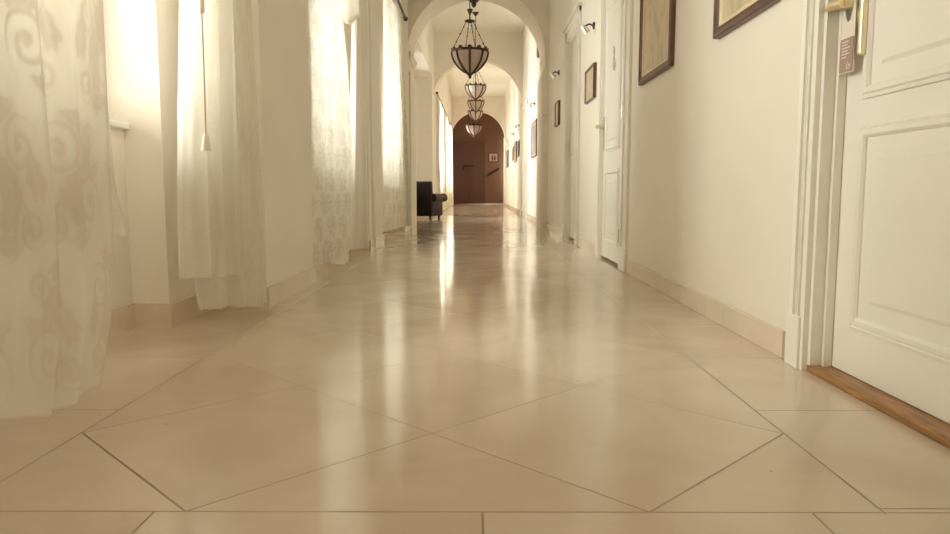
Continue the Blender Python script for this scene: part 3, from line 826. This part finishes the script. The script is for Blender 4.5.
# ------------------------------------------------------------------ armchair
e = empty('leather_armchair', (-2.06, 25.9, 0), -math.radians(17)); tag(e, 'dark leather armchair with rolled arms against the left wall past first arch', 'armchair')
def cyl_arm(sx):
    m = MB()
    m.lathe([(0, -0.62), (0.13, -0.62), (0.155, -0.60), (0.155, 0.58), (0.13, 0.60), (0, 0.60)], (sx * 0.66, 0, 0.76), 22, 'Y')
    m.box(sx * 0.50, sx * 0.64, -0.55, 0.52, 0.13, 0.74, 0.02)
    return m.build('armrest', M['leather2'], e, True)
cyl_arm(-1); cyl_arm(1)
m = MB(); m.box(-0.64, 0.64, -0.56, 0.54, 0.11, 0.42, 0.03); m.build('seat_base', M['leather'], e, True)
m = MB(); m.box(-0.49, 0.49, -0.36, 0.60, 0.42, 0.64, 0.06); m.build('seat_cushion', M['leather2'], e, True)
m = MB()
b = MB(); b.box(-0.66, 0.66, -0.12, 0.12, 0.0, 1.22, 0.06)
m.merge(b.bm, Matrix.Translation((0, -0.54, 0.12)) @ Matrix.Rotation(math.radians(5), 4, 'X')); m.build('backrest', M['leather'], e, True)
for sx in (-1, 1):
    for sy in (-1, 1):
        m = MB(); m.lathe([(0.0, 0.0), (0.04, 0.0), (0.05, 0.06), (0.06, 0.12), (0, 0.12)], (sx * 0.52, sy * 0.45, 0), 12); m.build('leg', M['darkwood'], e, True)

# ------------------------------------------------------------------ vestibule end
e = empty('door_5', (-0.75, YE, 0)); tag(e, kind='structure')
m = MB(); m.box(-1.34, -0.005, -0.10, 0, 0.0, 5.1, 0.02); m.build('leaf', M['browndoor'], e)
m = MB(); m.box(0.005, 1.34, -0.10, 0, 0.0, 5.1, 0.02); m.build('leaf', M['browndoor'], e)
m = MB(); m.box(-1.40, -1.33, -0.13, 0, 0, 5.17); m.box(1.33, 1.40, -0.13, 0, 0, 5.17); m.box(-1.40, 1.40, -0.13, 0, 5.10, 5.17); m.build('casing', M['brownshade'], e)
m = MB(); m.box(-0.50, 0.42, -0.24, -0.16, 3.02, 3.14, 0.02); m.box(-0.50, -0.44, -0.20, -0.09, 2.72, 3.10); m.box(0.34, 0.40, -0.20, -0.09, 3.0, 3.12)
m.build('door_handle', M['blackm'], e)

e = empty('framed_picture', (1.28, YE, 3.40)); tag(e, 'small white print in black frame on the brown end wall', 'picture')
m = MB()
for a in ((-0.40, -0.34, 0, 0.76), (0.34, 0.40, 0, 0.76), (-0.40, 0.40, 0, 0.06), (-0.40, 0.40, 0.70, 0.76)): m.box(a[0], a[1], -0.08, 0, a[2], a[3])
m.build('picture_frame', M['blackm'], e)
m = MB(); m.box(-0.35, 0.35, -0.04, 0, 0.05, 0.71); pr = m.build('print', M['artpale'], e)
m = MB()
for cx_ in (-0.08, 0.13): m.prism(rr(cx_ - 0.07, cx_ + 0.06, 0.14, 0.50, 0.05), 'xz', -0.05, -0.041)
m.build('printed_figure', M['frame'], pr)
e = empty('stair_handrail', (1.25, YE, 2.55)); tag(e, 'dark slanting handrail on the brown end wall under small print', 'handrail')
m = MB(); m.tube([(-0.52, -0.16, -0.32), (0.52, -0.16, 0.34)], 0.05, 10); m.build('rail', M['blackm'], e, True)
for t in (-0.28, 0.3):
    m = MB(); m.tube([(t, -0.16, t * 0.63), (t, -0.10, t * 0.63 - 0.09), (t, 0, t * 0.63 - 0.12)], 0.03, 8); m.build('bracket', M['blackm'], e, True)

# ------------------------------------------------------------------ light
def area(name, x, y, z, sy, sz, power, col):
    l = bpy.data.lights.new(name, 'AREA'); l.shape = 'RECTANGLE'
    l.size = sz * K; l.size_y = sy * K; l.energy = power; l.color = col
    o = bpy.data.objects.new(name, l); COL.objects.link(o)
    o.location = Vector((x, y, z)) * K; o.rotation_euler = (0, -PI / 2, 0)
    return o
DAY = (0.98, 0.995, 0.94)
POW = [20, 54, 60, 44, 56, 76, 116, 116, 116]
for (n0, n1, a, b), pw in zip(NICHES, POW):
    area('daylight', -4.4, (a + b) / 2, (SILL + HEAD) / 2, b - a, HEAD - SILL, pw, DAY)
area('daylight', -3.55, 54.75, (SILL + HEAD) / 2, 2.5, HEAD - SILL, 340, DAY)  # lamp outside the added window, lifts the vestibule
wd = bpy.data.worlds.new('World'); SC.world = wd; wd.use_nodes = True
bg = wd.node_tree.nodes.get('Background')
bg.inputs[0].default_value = (1.0, 0.95, 0.85, 1); bg.inputs[1].default_value = 1.0

# ------------------------------------------------------------------ camera
cam = bpy.data.cameras.new('camera'); co = bpy.data.objects.new('camera', cam); COL.objects.link(co)
cam.sensor_width = 36; cam.lens = 712 / 950 * 36; cam.clip_end = 200; cam.clip_start = 0.02
co.location = (0, 0, K)
co.rotation_euler = (PI / 2 - math.atan(76 / 712), 0, 3 / 712)
SC.camera = co
SC.view_settings.view_transform = 'Standard'; SC.view_settings.look = 'None'
SC.view_settings.exposure = 1.83; SC.view_settings.gamma = 1.0; SC.view_settings.use_curve_mapping = False
cy = SC.cycles
cy.use_denoising = True
cy.max_bounces = 14; cy.diffuse_bounces = 8; cy.glossy_bounces = 5; cy.transparent_max_bounces = 24; cy.transmission_bounces = 8
cy.caustics_reflective = False; cy.caustics_refractive = False
cy.sample_clamp_indirect = 6.0
